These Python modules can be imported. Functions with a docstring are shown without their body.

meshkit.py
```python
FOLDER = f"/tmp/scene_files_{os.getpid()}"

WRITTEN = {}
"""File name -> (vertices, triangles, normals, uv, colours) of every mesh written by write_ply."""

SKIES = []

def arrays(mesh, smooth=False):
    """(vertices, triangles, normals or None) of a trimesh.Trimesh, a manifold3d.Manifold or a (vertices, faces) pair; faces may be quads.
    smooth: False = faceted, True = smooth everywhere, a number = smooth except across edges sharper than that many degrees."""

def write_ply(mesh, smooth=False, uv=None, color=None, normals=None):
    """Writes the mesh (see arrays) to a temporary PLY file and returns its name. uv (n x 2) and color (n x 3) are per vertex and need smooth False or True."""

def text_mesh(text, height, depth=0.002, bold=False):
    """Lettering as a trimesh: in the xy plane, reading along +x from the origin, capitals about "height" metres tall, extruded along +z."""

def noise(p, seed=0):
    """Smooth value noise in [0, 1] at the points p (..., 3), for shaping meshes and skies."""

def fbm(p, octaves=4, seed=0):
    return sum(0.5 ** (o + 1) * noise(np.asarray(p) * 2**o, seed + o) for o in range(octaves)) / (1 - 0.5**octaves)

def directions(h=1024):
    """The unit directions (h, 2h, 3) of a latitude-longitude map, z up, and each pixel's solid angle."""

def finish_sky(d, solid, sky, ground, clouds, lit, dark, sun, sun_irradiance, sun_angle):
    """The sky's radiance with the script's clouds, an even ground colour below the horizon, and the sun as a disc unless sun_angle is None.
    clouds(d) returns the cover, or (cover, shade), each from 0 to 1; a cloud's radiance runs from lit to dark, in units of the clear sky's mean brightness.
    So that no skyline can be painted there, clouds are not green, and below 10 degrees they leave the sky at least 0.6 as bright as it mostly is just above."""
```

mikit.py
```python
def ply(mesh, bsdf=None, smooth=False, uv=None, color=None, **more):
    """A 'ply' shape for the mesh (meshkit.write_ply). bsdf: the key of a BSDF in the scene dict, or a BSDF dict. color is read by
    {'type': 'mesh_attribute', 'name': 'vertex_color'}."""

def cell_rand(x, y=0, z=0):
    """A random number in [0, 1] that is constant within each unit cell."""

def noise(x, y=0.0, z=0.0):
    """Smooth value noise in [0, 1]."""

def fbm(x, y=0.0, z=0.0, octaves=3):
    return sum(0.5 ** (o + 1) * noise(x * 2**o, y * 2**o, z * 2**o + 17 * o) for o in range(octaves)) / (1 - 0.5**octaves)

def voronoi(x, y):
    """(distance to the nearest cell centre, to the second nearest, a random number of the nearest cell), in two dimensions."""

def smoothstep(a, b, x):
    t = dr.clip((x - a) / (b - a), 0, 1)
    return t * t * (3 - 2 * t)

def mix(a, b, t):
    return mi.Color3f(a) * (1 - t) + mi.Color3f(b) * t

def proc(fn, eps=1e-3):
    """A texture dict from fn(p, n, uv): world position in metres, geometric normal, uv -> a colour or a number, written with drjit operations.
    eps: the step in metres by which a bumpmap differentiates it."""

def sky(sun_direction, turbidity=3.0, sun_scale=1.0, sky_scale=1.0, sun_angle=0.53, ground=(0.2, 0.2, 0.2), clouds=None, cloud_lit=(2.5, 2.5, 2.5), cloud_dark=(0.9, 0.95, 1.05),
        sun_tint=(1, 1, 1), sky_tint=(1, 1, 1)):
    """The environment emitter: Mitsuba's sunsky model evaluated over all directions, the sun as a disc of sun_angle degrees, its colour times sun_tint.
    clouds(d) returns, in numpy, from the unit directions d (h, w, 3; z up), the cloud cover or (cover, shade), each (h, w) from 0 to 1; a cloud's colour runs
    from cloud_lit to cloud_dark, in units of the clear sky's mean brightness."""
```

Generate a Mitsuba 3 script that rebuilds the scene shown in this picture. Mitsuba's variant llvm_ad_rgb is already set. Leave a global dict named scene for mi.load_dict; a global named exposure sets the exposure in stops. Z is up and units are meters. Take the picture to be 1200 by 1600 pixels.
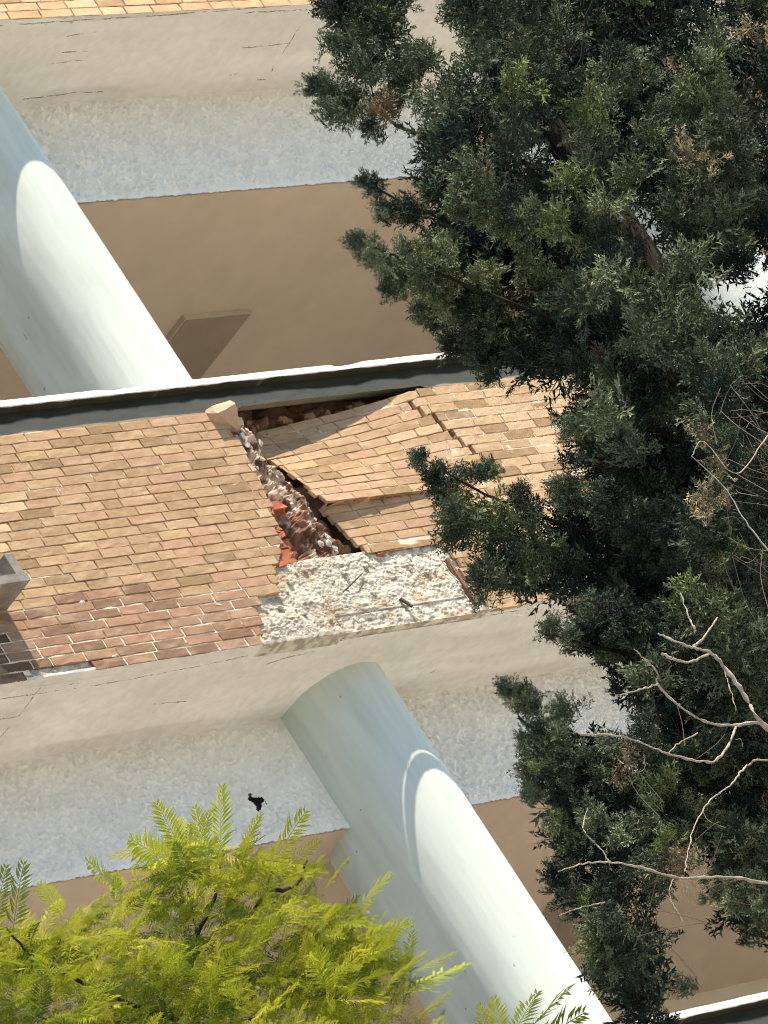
import math, random
import numpy as np, trimesh, mitsuba as mi, drjit as dr
import mikit, meshkit
from mikit import noise, fbm, cell_rand, smoothstep, mix

T = mi.ScalarTransform4f
scene, labels = {'type': 'scene'}, {}
rng = np.random.default_rng(7)
random.seed(7)

# ------------------------------------------------------------------ camera, sky, exposure
AZ, EL, ROLL, DIST, FPX = -0.89947012, 0.39565312, -0.58503254, 28.4531751, 10017.0881
FW = np.array([-math.sin(AZ) * math.cos(EL), math.cos(AZ) * math.cos(EL), math.sin(EL)])
_r = np.array([math.cos(AZ), math.sin(AZ), 0.0]); _u = np.cross(_r, FW)
CR = _r * math.cos(ROLL) + _u * math.sin(ROLL)
CU = -_r * math.sin(ROLL) + _u * math.cos(ROLL)
POS = np.array([0.33273564, 0, 0.59174741]) - FW * DIST
scene['camera'] = {'type': 'perspective', 'fov': 2 * math.degrees(math.atan(800 / FPX)), 'fov_axis': 'y', 'near_clip': 1.0, 'far_clip': 2000.0,
                   'to_world': T().look_at(origin=POS.tolist(), target=(POS + FW).tolist(), up=CU.tolist())}
SLOPE = 2.33                                            # the sun's height over its distance from the facade plane
SUN = (0.14, -1.0, SLOPE)
scene['sky'] = mikit.sky(SUN, turbidity=2.6, sun_scale=1.0, sky_scale=0.85, ground=(0.25, 0.24, 0.22), sky_tint=(0.96, 1.03, 0.97))
exposure = 2.65


def at(px, py, Y):
    """The world point on the plane y = Y seen at photograph pixel (px, py)."""
    d = FW + CR * ((px - 600) / FPX) - CU * ((py - 800) / FPX)
    return POS + d * ((Y - POS[1]) / d[1])


def at_z(px, py, Z):
    d = FW + CR * ((px - 600) / FPX) - CU * ((py - 800) / FPX)
    return POS + d * ((Z - POS[2]) / d[2])


# ------------------------------------------------------------------ materials
def principled(col, rough=0.85, spec=0.3, **k):
    return {'type': 'twosided', 'b': {'type': 'principled', 'base_color': col if isinstance(col, dict) else {'type': 'rgb', 'value': list(col)},
                                      'roughness': rough, 'specular': spec, **k}}


def tone_tex(c, c2, scale, amount=1.0, stretch=(1, 1, 1), spots=0.0):
    def fn(p, n, uv):
        f = fbm(p.x * scale * stretch[0], p.y * scale * stretch[1], p.z * scale * stretch[2], 4)
        g = fbm(p.x * scale * 7 * stretch[0], p.y * scale * 7 * stretch[1], p.z * scale * 7 * stretch[2], 3)
        t = dr.clip((f - 0.35) * 2.2, 0, 1) * 0.65 + dr.clip((g - 0.3) * 2, 0, 1) * 0.35
        col = mix(c, c2, t * amount)
        if spots:
            s = smoothstep(0.79, 0.86, noise(p.x * 23, p.y * 23, p.z * 23)) * spots
            col = col * (1 - s)
        return col
    return mikit.proc(fn)


CRACKS = []        # filled below: polylines in (x, y, floor z) on the smooth soffits


def poly_px(Z, pts, width=0.0035):
    w = [at_z(x, y, Z) for x, y in pts]
    for a, b in zip(w, w[1:]):
        CRACKS.append((a[0], a[1], b[0], b[1], Z, width))


H = 3.55939
YB, ZB = 0.6265, 0.6057
for pts in ([(105, 57), (128, 52), (150, 50)], [(95, 82), (137, 79)], [(82, 100), (110, 96), (137, 94)], [(37, 155), (80, 150), (117, 145)], [(130, 145), (160, 143)],
            [(380, 75), (420, 71), (452, 67), (470, 40), (486, 20)], [(440, 85), (452, 68)], [(425, 110), (440, 82)], [(402, 125), (414, 124)],
            [(0, 40), (120, 32), (250, 24), (400, 12), (480, 6)], [(360, 118), (376, 115)], [(132, 62), (138, 52)], [(380, 20), (480, 15)]):
    poly_px(H, pts)
for pts in ([(418, 1037), (452, 1027), (475, 1022), (497, 1017)], [(470, 1011), (540, 999), (600, 988), (660, 978), (840, 949)], [(0, 1092), (150, 1071), (300, 1043), (420, 1017)],
            [(0, 1152), (30, 1118), (62, 1075)], [(0, 1124), (25, 1120)], [(66, 1182), (78, 1174), (84, 1167)], [(704, 1008), (712, 1002)], [(672, 1052), (690, 1042)],
            [(240, 1100), (290, 1096)], [(100, 1070), (122, 1068)]):
    poly_px(0.0, pts, 0.003)


def soffit_fn(p, n, uv):
    f = fbm(p.x * 2.2, p.y * 5.0, p.z, 4)
    g = fbm(p.x * 30, p.y * 30, p.z * 30, 3)
    col = mix((0.65, 0.645, 0.605), (0.75, 0.745, 0.705), dr.clip((f - 0.3) * 2, 0, 1)) * (0.9 + 0.2 * g)
    col = col * (1 - 0.13 * smoothstep(0.52, 0.75, fbm(p.x * 1.3, p.y * 9, p.z + 2, 4)))
    wob = (fbm(p.x * 25, p.y * 25, 3.0, 3) - 0.5) * 0.016
    for (ax, ay, bx, by, z, w) in CRACKS:
        lx, ly = bx - ax, by - ay
        L2 = lx * lx + ly * ly
        t = dr.clip(((p.x - ax) * lx + (p.y - ay) * ly) / L2, 0, 1)
        d = dr.sqrt(dr.square(p.x + wob - ax - t * lx) + dr.square(p.y + wob - ay - t * ly)) + dr.select(dr.abs(p.z - z) < 0.5, 0.0, 10.0)
        k = 1 - smoothstep(w * 0.4, w * 1.6, d)
        col = col * (1 - 0.78 * k * smoothstep(0.25, 0.5, fbm(p.x * 14 + ax * 9, p.y * 14, 1.0, 2)))
    return col


scene['soffit_paint'] = principled(mikit.proc(soffit_fn), 0.8)
scene['rough_stucco'] = principled(tone_tex((0.68, 0.69, 0.66), (0.79, 0.80, 0.77), 9.0, stretch=(1, 1, 1)), 0.9)


def column_fn(p, n, uv):
    f = fbm(p.x * 16, p.y * 16, p.z * 0.8, 4)
    g = fbm(p.x * 45, p.y * 45, p.z * 4, 3)
    col = mix((0.485, 0.560, 0.54), (0.55, 0.62, 0.59), dr.clip((f - 0.3) * 2.2, 0, 1)) * (0.93 + 0.14 * g)
    k = fbm(p.x * 4, p.y * 4, p.z * 0.9 + 5, 4)
    col = col * (1 - 0.16 * smoothstep(0.45, 0.75, k))
    s = smoothstep(0.955, 0.985, noise(p.x * 27, p.y * 27, p.z * 17))
    return col * (1 - 0.5 * s)


scene['column_paint'] = principled(mikit.proc(column_fn), 0.75)
scene['ceiling_paint'] = principled(tone_tex((0.45, 0.375, 0.30), (0.51, 0.43, 0.345), 1.6), 0.9)
scene['panel_paint'] = principled(tone_tex((0.24, 0.19, 0.145), (0.28, 0.225, 0.17), 6.0), 0.6)
scene['panel_trim_paint'] = principled((0.42, 0.36, 0.30), 0.6)


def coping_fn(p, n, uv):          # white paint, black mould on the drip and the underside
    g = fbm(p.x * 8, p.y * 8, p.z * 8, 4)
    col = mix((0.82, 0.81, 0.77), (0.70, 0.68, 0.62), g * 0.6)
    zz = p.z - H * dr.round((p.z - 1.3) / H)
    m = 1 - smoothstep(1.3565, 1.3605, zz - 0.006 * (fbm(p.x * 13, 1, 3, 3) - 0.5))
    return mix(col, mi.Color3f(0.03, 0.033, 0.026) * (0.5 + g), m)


scene['coping_white'] = principled(mikit.proc(coping_fn), 0.85)


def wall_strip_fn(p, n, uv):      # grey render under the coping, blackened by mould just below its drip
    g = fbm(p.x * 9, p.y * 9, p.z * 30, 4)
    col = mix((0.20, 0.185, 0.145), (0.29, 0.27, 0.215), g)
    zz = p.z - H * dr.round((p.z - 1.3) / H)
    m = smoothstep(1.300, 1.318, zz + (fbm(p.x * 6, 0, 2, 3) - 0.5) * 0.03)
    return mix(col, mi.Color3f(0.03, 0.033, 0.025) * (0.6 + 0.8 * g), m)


scene['grey_render'] = principled(mikit.proc(wall_strip_fn), 0.95, 0.1)


def brick_fn(p, n, uv):           # uv.x: the brick's own random number; uv.y: 0 tan, 1 dark red, 2 washed out, 3 spout shadow painted in
    s = uv.x
    r1, r2, r3 = cell_rand(s * 977, 1, 2), cell_rand(s * 977, 5, 3), cell_rand(s * 977, 8, 7)
    tan = mix((0.34, 0.229, 0.134), (0.412, 0.290, 0.178), r1)
    tan = mix(tan, mi.Color3f(0.40, 0.255, 0.175), smoothstep(0.72, 0.86, r2) * 0.8)
    tan = mix(tan, mi.Color3f(0.25, 0.175, 0.10), smoothstep(0.84, 0.87, r3) * 0.85)
    tan = mix(tan, mi.Color3f(0.56, 0.42, 0.28), smoothstep(0.972, 0.982, r1) * 0.8)
    tan = mix(tan, mi.Color3f(0.43, 0.315, 0.17), smoothstep(0.03, 0.02, r2) * 0.6)
    red = mix((0.265, 0.165, 0.11), (0.325, 0.21, 0.145), r1)
    red = mix(red, mi.Color3f(0.34, 0.205, 0.14), smoothstep(0.75, 0.8, r2))
    red = mix(red, mi.Color3f(0.215, 0.135, 0.092), smoothstep(0.8, 0.85, r3))
    pale = mix((0.43, 0.295, 0.175), (0.52, 0.38, 0.245), r1)
    pale = mix(pale, mi.Color3f(0.31, 0.205, 0.115), smoothstep(0.76, 0.8, r3))
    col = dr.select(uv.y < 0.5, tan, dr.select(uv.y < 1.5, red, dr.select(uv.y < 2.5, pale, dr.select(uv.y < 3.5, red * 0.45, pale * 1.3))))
    g = fbm(p.x * 45, p.y * 45, p.z * 90, 4)
    h = fbm(p.x * 5, p.y * 5, p.z * 5, 3)
    col = col * (0.80 + 0.4 * g) * (0.88 + 0.24 * h)
    bloom = smoothstep(0.50, 0.80, fbm(p.x * 11, 2, p.z * 17, 4)) * 0.3
    return mix(col, mi.Color3f(0.54, 0.42, 0.30), bloom)


scene['brick_clay'] = principled(mikit.proc(brick_fn), 0.9, 0.2)


def mortar_fn(p, n, uv):
    g = fbm(p.x * 35, p.y * 35, p.z * 35, 4)
    pale = smoothstep(0.56, 0.74, fbm(p.x * 4.1, 3, p.z * 16, 4) + 0.22 * smoothstep(0.36, 0.30, p.z) * smoothstep(0, -0.2, p.x) + 0.12 * smoothstep(0.7, 1.2, p.x))
    return mix((0.30, 0.20, 0.115), (0.68, 0.58, 0.46), pale) * (0.75 + 0.5 * g)


scene['joint_mortar'] = principled(mikit.proc(mortar_fn), 0.95, 0.1)


def plaster_fn(p, n, uv):
    g = fbm(p.x * 40, p.y * 40, p.z * 40, 4)
    h = fbm(p.x * 9, p.y * 9, p.z * 9, 3)
    col = mix((0.33, 0.30, 0.245), (0.62, 0.585, 0.51), smoothstep(0.34, 0.60, g) * (0.75 + 0.25 * smoothstep(-0.5, 0.3, p.x)))
    return mix(col, mi.Color3f(0.40, 0.31, 0.22), smoothstep(0.56, 0.72, h) * 0.7)


scene['broken_mortar'] = principled(mikit.proc(plaster_fn), 0.95, 0.1)


def tie_fn(p, n, uv):
    g = fbm(p.x * 30, p.y * 30, p.z * 22, 4)
    col = mix((0.13, 0.07, 0.05), (0.56, 0.46, 0.36), smoothstep(0.42, 0.68, g + 0.16 * smoothstep(0.6, 1.0, p.z) - 0.05))
    return mix(col, mi.Color3f(0.30, 0.15, 0.10), smoothstep(0.6, 0.7, fbm(p.x * 13, p.y * 13, p.z * 8, 3)) * 0.6)


scene['spalled_concrete'] = principled(mikit.proc(tie_fn), 0.95, 0.1)
scene['red_core'] = principled(tone_tex((0.30, 0.10, 0.06), (0.44, 0.18, 0.11), 14.0), 0.95, 0.1)
scene['dark_core'] = principled(tone_tex((0.15, 0.09, 0.06), (0.28, 0.18, 0.125), 12.0), 0.95, 0.1)
scene['spout_concrete'] = principled(tone_tex((0.17, 0.165, 0.15), (0.30, 0.29, 0.265), 14.0), 0.9)
scene['tan_render'] = principled(tone_tex((0.42, 0.30, 0.21), (0.52, 0.39, 0.28), 14.0), 0.9)
scene['white_wall'] = principled(tone_tex((0.62, 0.58, 0.50), (0.68, 0.64, 0.56), 2.0), 0.9)
scene['ground_mat'] = principled(tone_tex((0.21, 0.195, 0.165), (0.26, 0.24, 0.205), 0.6), 0.95)
scene['leaf_tone'] = {'type': 'twosided', 'b': {'type': 'principled', 'base_color': {'type': 'mesh_attribute', 'name': 'vertex_color'}, 'roughness': 0.75, 'specular': 0.12}}
scene['frond_tone'] = {'type': 'principledthin', 'base_color': {'type': 'mesh_attribute', 'name': 'vertex_color'}, 'roughness': 0.5, 'diff_trans': 0.7, 'spec_trans': 0.0}
scene['bark'] = principled(tone_tex((0.022, 0.019, 0.016), (0.05, 0.042, 0.036), 18.0, stretch=(1, 1, 0.25)), 0.95, 0.1)
scene['dead_bark'] = principled(tone_tex((0.26, 0.225, 0.18), (0.54, 0.49, 0.42), 30.0), 0.9, 0.1)
scene['brown_twig'] = principled((0.20, 0.15, 0.12), 0.95, 0.1)
scene['hole_shade'] = principled(tone_tex((0.02, 0.017, 0.014), (0.05, 0.04, 0.03), 40.0), 0.7)  # near-black colour stands in for the shade inside the stucco hole
scene['steel_dark'] = principled((0.05, 0.045, 0.04), 0.6)

# ------------------------------------------------------------------ helpers
USED = {}


def key_for(name, parent=None):
    full = name if parent is None else parent + '__' + name
    k = USED.get(full, 0)
    USED[full] = k + 1
    return full if k == 0 else f'{full}_{k:03d}'


def add(name, mesh, mat, parent=None, smooth=False, uv=None, color=None, label=None, cat=None, group=None, kind=None, key=None):
    key = key or key_for(name, parent)
    scene[key] = mikit.ply(mesh, mat, smooth=smooth, uv=uv, color=color)
    d = {k: v for k, v in (('label', label), ('category', cat), ('group', group), ('kind', kind)) if v}
    if d:
        labels[key] = d
    return key


def box(x0, x1, y0, y1, z0, z1):
    m = trimesh.creation.box(extents=(x1 - x0, y1 - y0, z1 - z0))
    m.apply_translation(((x0 + x1) / 2, (y0 + y1) / 2, (z0 + z1) / 2))
    return m


def cat_(ms):
    vs, fs, o = [], [], 0
    for m in ms:
        v, f = (m.vertices, m.faces) if hasattr(m, 'vertices') else m
        vs.append(np.asarray(v)); fs.append(np.asarray(f) + o); o += len(v)
    return np.vstack(vs), np.vstack(fs)


def grid(us, vs, fn):
    """A surface over the grid us x vs: fn(U, V) -> (x, y, z)."""
    U, V = np.meshgrid(us, vs, indexing='ij')
    x, y, z = fn(U, V)
    P = np.stack(np.broadcast_arrays(x, y, z), -1).reshape(-1, 3)
    n, m = len(us), len(vs)
    i, j = np.meshgrid(np.arange(n - 1), np.arange(m - 1), indexing='ij')
    a = (i * m + j).ravel(); b = a + m; c = b + 1; d = a + 1
    return P, np.vstack([np.stack([a, b, c], 1), np.stack([a, c, d], 1)])


def mfbm(x, y, z, octaves=4):
    """Fractal noise in [-1, 1]."""
    P = np.stack(np.broadcast_arrays(x, y, z), -1).astype(float)
    return (meshkit.fbm(P, octaves) - 0.5) * 2.6


def lump(c, size, seed, sub=1):
    """An irregular broken chunk: the hull of random points."""
    r = np.random.default_rng(seed)
    p = r.normal(size=(14, 3)); p /= np.linalg.norm(p, axis=1, keepdims=True)
    p = p * r.uniform(0.6, 1.0, (14, 1)) * np.asarray(size) + np.asarray(c)
    h = trimesh.convex.convex_hull(p)
    return h.vertices, h.faces


def tube(pts, radii, sides=6):
    p = np.asarray(pts, float)
    t = np.gradient(p, axis=0); t /= np.linalg.norm(t, axis=1, keepdims=True) + 1e-12
    a = np.cross(t, np.where(np.abs(t[:, 2:]) < 0.9, [0, 0, 1.0], [1.0, 0, 0])); a /= np.linalg.norm(a, axis=1, keepdims=True) + 1e-12
    b, ang = np.cross(t, a), np.arange(sides) * 2 * np.pi / sides
    r = np.broadcast_to(radii, (len(p),))
    v = p[:, None] + r[:, None, None] * (np.cos(ang)[None, :, None] * a[:, None] + np.sin(ang)[None, :, None] * b[:, None])
    i, j = np.meshgrid(np.arange(len(p) - 1), np.arange(sides), indexing='ij')
    q = np.stack([i * sides + j, i * sides + (j + 1) % sides, (i + 1) * sides + (j + 1) % sides, (i + 1) * sides + j], -1).reshape(-1, 4)
    return v.reshape(-1, 3), np.vstack([q[:, [0, 1, 2]], q[:, [0, 2, 3]]])


def smooth_line(pts, n=6, wob=0.0, seed=0):
    """A Catmull-Rom curve through the points, with a little wobble."""
    P = np.asarray(pts, float)
    P = np.vstack([2 * P[0] - P[1], P, 2 * P[-1] - P[-2]])
    out = []
    for k in range(1, len(P) - 2):
        for s in np.linspace(0, 1, n, endpoint=False):
            out.append(0.5 * (2 * P[k] + (P[k + 1] - P[k - 1]) * s + (2 * P[k - 1] - 5 * P[k] + 4 * P[k + 1] - P[k + 2]) * s * s + (3 * P[k] - P[k - 1] - 3 * P[k + 1] + P[k + 2]) * s ** 3))
    out.append(P[-2])
    out = np.array(out)
    if wob:
        out[1:-1] += np.random.default_rng(seed).normal(size=out[1:-1].shape) * wob
    return out


# ------------------------------------------------------------------ ground
g = grid(np.linspace(-400, 400, 41), np.linspace(-400, 400, 41), lambda u, v: (u, v, -12.0 + 0 * u))
add('ground', g, 'ground_mat', kind='structure', label='pale paved ground far below the balconies')

# ------------------------------------------------------------------ the building
B = 'apartment_building'
labels[B] = {'label': 'apartment building with tan brick balcony parapets, pale blue round columns and a cracked brick face', 'category': 'building'}
X0, X1, YBACK = -6.5, 10.8, 2.9
R, XC, YC, YC2, BAY = 0.2524, -0.047, 0.5185, 0.709, 4.33      # columns: round front and back, flat flanks between
Z_TOP, Z_LIP, OVER = 1.397, 1.355, 0.045
PITCH, BH, BL, JT = 0.0496, 0.0448, 0.188, 0.005
NROW = 25                                              # 25 courses up to z = 1.242
FLOORS = (0, 1, -1, -2, -3, 2)

# slit left by a fracture behind the bottom edge of the damaged parapet, its slant shaped along the sun to light a line on the column
SLIT_X = (-0.34, 0.50)
YF = 0.056                                            # where the slab behind the fracture begins


def ss(a, b, x):
    t = np.clip((x - a) / (b - a), 0, 1)
    return t * t * (3 - 2 * t)


GAPS = {24: 1.02, 23: 0.945, 22: 0.965, 21: 1.025, 20: 1.03, 19: 1.06, 18: 1.085, 17: 1.12}    # opened head joints of the stepped crack, by course
GZ = [(r_ + 0.5) * PITCH for r_ in sorted(GAPS)]; GX = [GAPS[r_] for r_ in sorted(GAPS)]


def warp(p):
    """How the cracked right-hand brick panel has buckled: its upper piece pushed in at the top, out at the bottom."""
    p = np.array(p, float)
    x, z = p[:, 0], p[:, 2]
    s = np.clip((1.0 - x) / 1.0, 0, 1.15) * (x > -0.2)
    zc = 0.6944
    t = (z - zc) / (1.24 - zc)
    up = z > zc - 0.003
    dy = np.where(up, s * (-0.024 + 0.19 * t), s * 0.026 * ss(0.36, 0.7, z))
    dz = np.where(up, np.where(x < np.interp(z, GZ, GX), -0.008 - 0.020 * np.clip((1.0 - x) / 0.45, 0, 1), 0.0) * ss(0.8, 0.9, z) - 0.024 * np.clip((1.06 - x) / 0.28, 0, 1) * (1 - ss(0.8, 0.9, z)), -0.012 * s)
    return p + np.stack([0 * x, dy, dz], 1)


def edge_left(z):      # where the left panel breaks off
    return np.interp(z, [0, 0.1, 0.101, 0.2, 0.201, 0.247, 0.2481, 0.37, 0.371, 0.398, 0.456, 0.566, 0.7, 0.9, 1.0, 1.3], [-0.83, -0.82, -0.775, -0.77, -0.72, -0.715, -0.56, -0.55, -0.52, -0.47, -0.406, -0.358, -0.30, -0.245, -0.24, -0.25])


def edge_right(z):     # where the right panel begins
    return np.interp(z, [0.0, 0.3, 0.301, 0.39, 0.3968, 0.49, 0.62, 0.72, 0.83, 0.942, 1.04, 1.24], [0.57, 0.56, 0.55, 0.54, 0.09, 0.035, 0.012, -0.005, -0.01, -0.017, -0.03, -0.04])




def mortar_y(a, z):
    n = mfbm(a * 9, 0 * a, z * 11, 4); rid = 1 - np.abs(mfbm(a * 17 + z * 9, 0 * a + 3, z * 21, 3)); rid2 = 1 - np.abs(mfbm(a * 41 - z * 20, 0 * a + 8, z * 46, 3))
    step = np.round(mfbm(a * 7, 0 * a + 5, z * 9, 2) * 3) / 3
    return np.maximum(0.018 - 0.008 * n - 0.0028 * rid - 0.0030 * rid2 - 0.006 * step - 0.0026 * mfbm(a * 85, 0 * a, z * 90, 2), 0.0015)


def brick_mesh(x0, x1, z0, z1, seed, depth=0.085, proud=0.0):
    r = np.random.default_rng(seed)
    nx = 4
    xs = np.linspace(x0, x1, nx + 1)
    c = 0.0018
    rows = []
    prof = [(depth, z0), (c, z0), (0, z0 + c), (0, (z0 + z1) / 2), (0, z1 - c), (c, z1), (depth, z1)]
    for k, (y, z) in enumerate(prof):
        jy = r.normal(size=nx + 1) * (0.0006 if 0 < k < 6 else 0); jz = r.normal(size=nx + 1) * (0.0011 if k != 3 else 0.002)
        xx = xs + (r.normal(size=nx + 1) * 0.0012 if 0 < k < 6 else 0)
        if 2 <= k <= 4:
            xx = xx + np.where(np.arange(nx + 1) == 0, c, 0) - np.where(np.arange(nx + 1) == nx, c, 0)
        rows.append(np.stack([xx, y + jy - proud + 0 * xs, z + jz], 1))
    v = np.vstack(rows); m = nx + 1
    f = []
    for k in range(6):
        for i in range(nx):
            a = k * m + i
            f += [[a, a + 1, a + m + 1], [a, a + m + 1, a + m]]
    for side in (0, nx):                                  # end caps, fanned round the middle of the front
        ids = [k * m + side for k in range(7)]
        for k in range(6):
            if k in (2, 3):
                continue
        ring = ids
        for k in range(1, 6):
            f.append([ring[0], ring[k + 1], ring[k]] if side == 0 else [ring[0], ring[k], ring[k + 1]])
    return v, np.array(f)


def courses(floor):
    """All bricks of one parapet: (x0, x1, z0, z1, class, seed)."""
    out = []
    r = np.random.default_rng(100 + floor)
    for row in range(NROW):
        z0 = row * PITCH + 0.002; z1 = z0 + BH
        x = X0 + (0.1 if row % 2 else 0.0) + r.uniform(-0.03, 0.03)
        spans = []
        while x < X1:
            L = BL + r.normal() * 0.012
            if r.random() < 0.06: L *= 0.6
            spans.append((x, min(x + L - JT, X1)))
            x += L
        zm = (z0 + z1) / 2
        for (a, b) in spans:
            pieces = [(a, b)]
            if floor == 0:
                eL, eR = float(edge_left(zm)) + r.uniform(-0.025, 0.012), float(edge_right(zm)) + r.uniform(-0.012, 0.03)
                new = []
                for (p, q) in pieces:
                    if q > eL and p < eL: q2 = eL
                    else: q2 = q
                    if q <= eL or p < eL:
                        if q2 - p > 0.025: new.append((p, q2))
                    if q > eR:
                        p2 = max(p, eR)
                        if q - p2 > 0.025: new.append((p2, q))
                pieces = new
                if row in GAPS:
                    gx = GAPS[row]; new = []
                    for (p, q) in pieces:
                        if p < gx < q:
                            new += [(p, gx - 0.012), (gx + 0.012, q)]
                        else: new.append((p, q))
                    pieces = [s for s in new if s[1] - s[0] > 0.02]
                # the lowest course has come off beside the water spout
                pieces = [s for s in pieces if not (row == 0 and s[0] > -2.28 and s[1] < -1.72)]
                pieces = [s for s in pieces if not (row == 8 and 0.2 < s[0] < 0.56 and r.random() < 0.6)]
            for (p, q) in pieces:
                xm = (p + q) / 2
                dark = floor == 0 and xm < -0.2 and zm < 0.34 + 0.05 * math.sin(xm * 3.1) - 0.03 * (xm + 1.2) + 0.05 * (r.random() - 0.5)
                cls = 1 if dark else (2 if (floor == 0 and xm > 0.75 + 0.25 * r.random()) else 0)
                if floor == 0 and zm < 0.33 and -2.6 < xm < -2.19: cls = 3      # spout shadow deepened by painting these bricks darker
                if floor == 1: cls = 4
                if cls in (1, 3): q, z1_ = q - 0.0025, z1 - 0.0024
                else: z1_ = z1
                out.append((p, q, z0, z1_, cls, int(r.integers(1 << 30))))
    return out


def px_of(P):
    d = np.atleast_2d(P) - POS
    z = d @ FW
    return np.stack([600 + FPX * (d @ CR) / z, 800 - FPX * (d @ CU) / z], 1)


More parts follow.
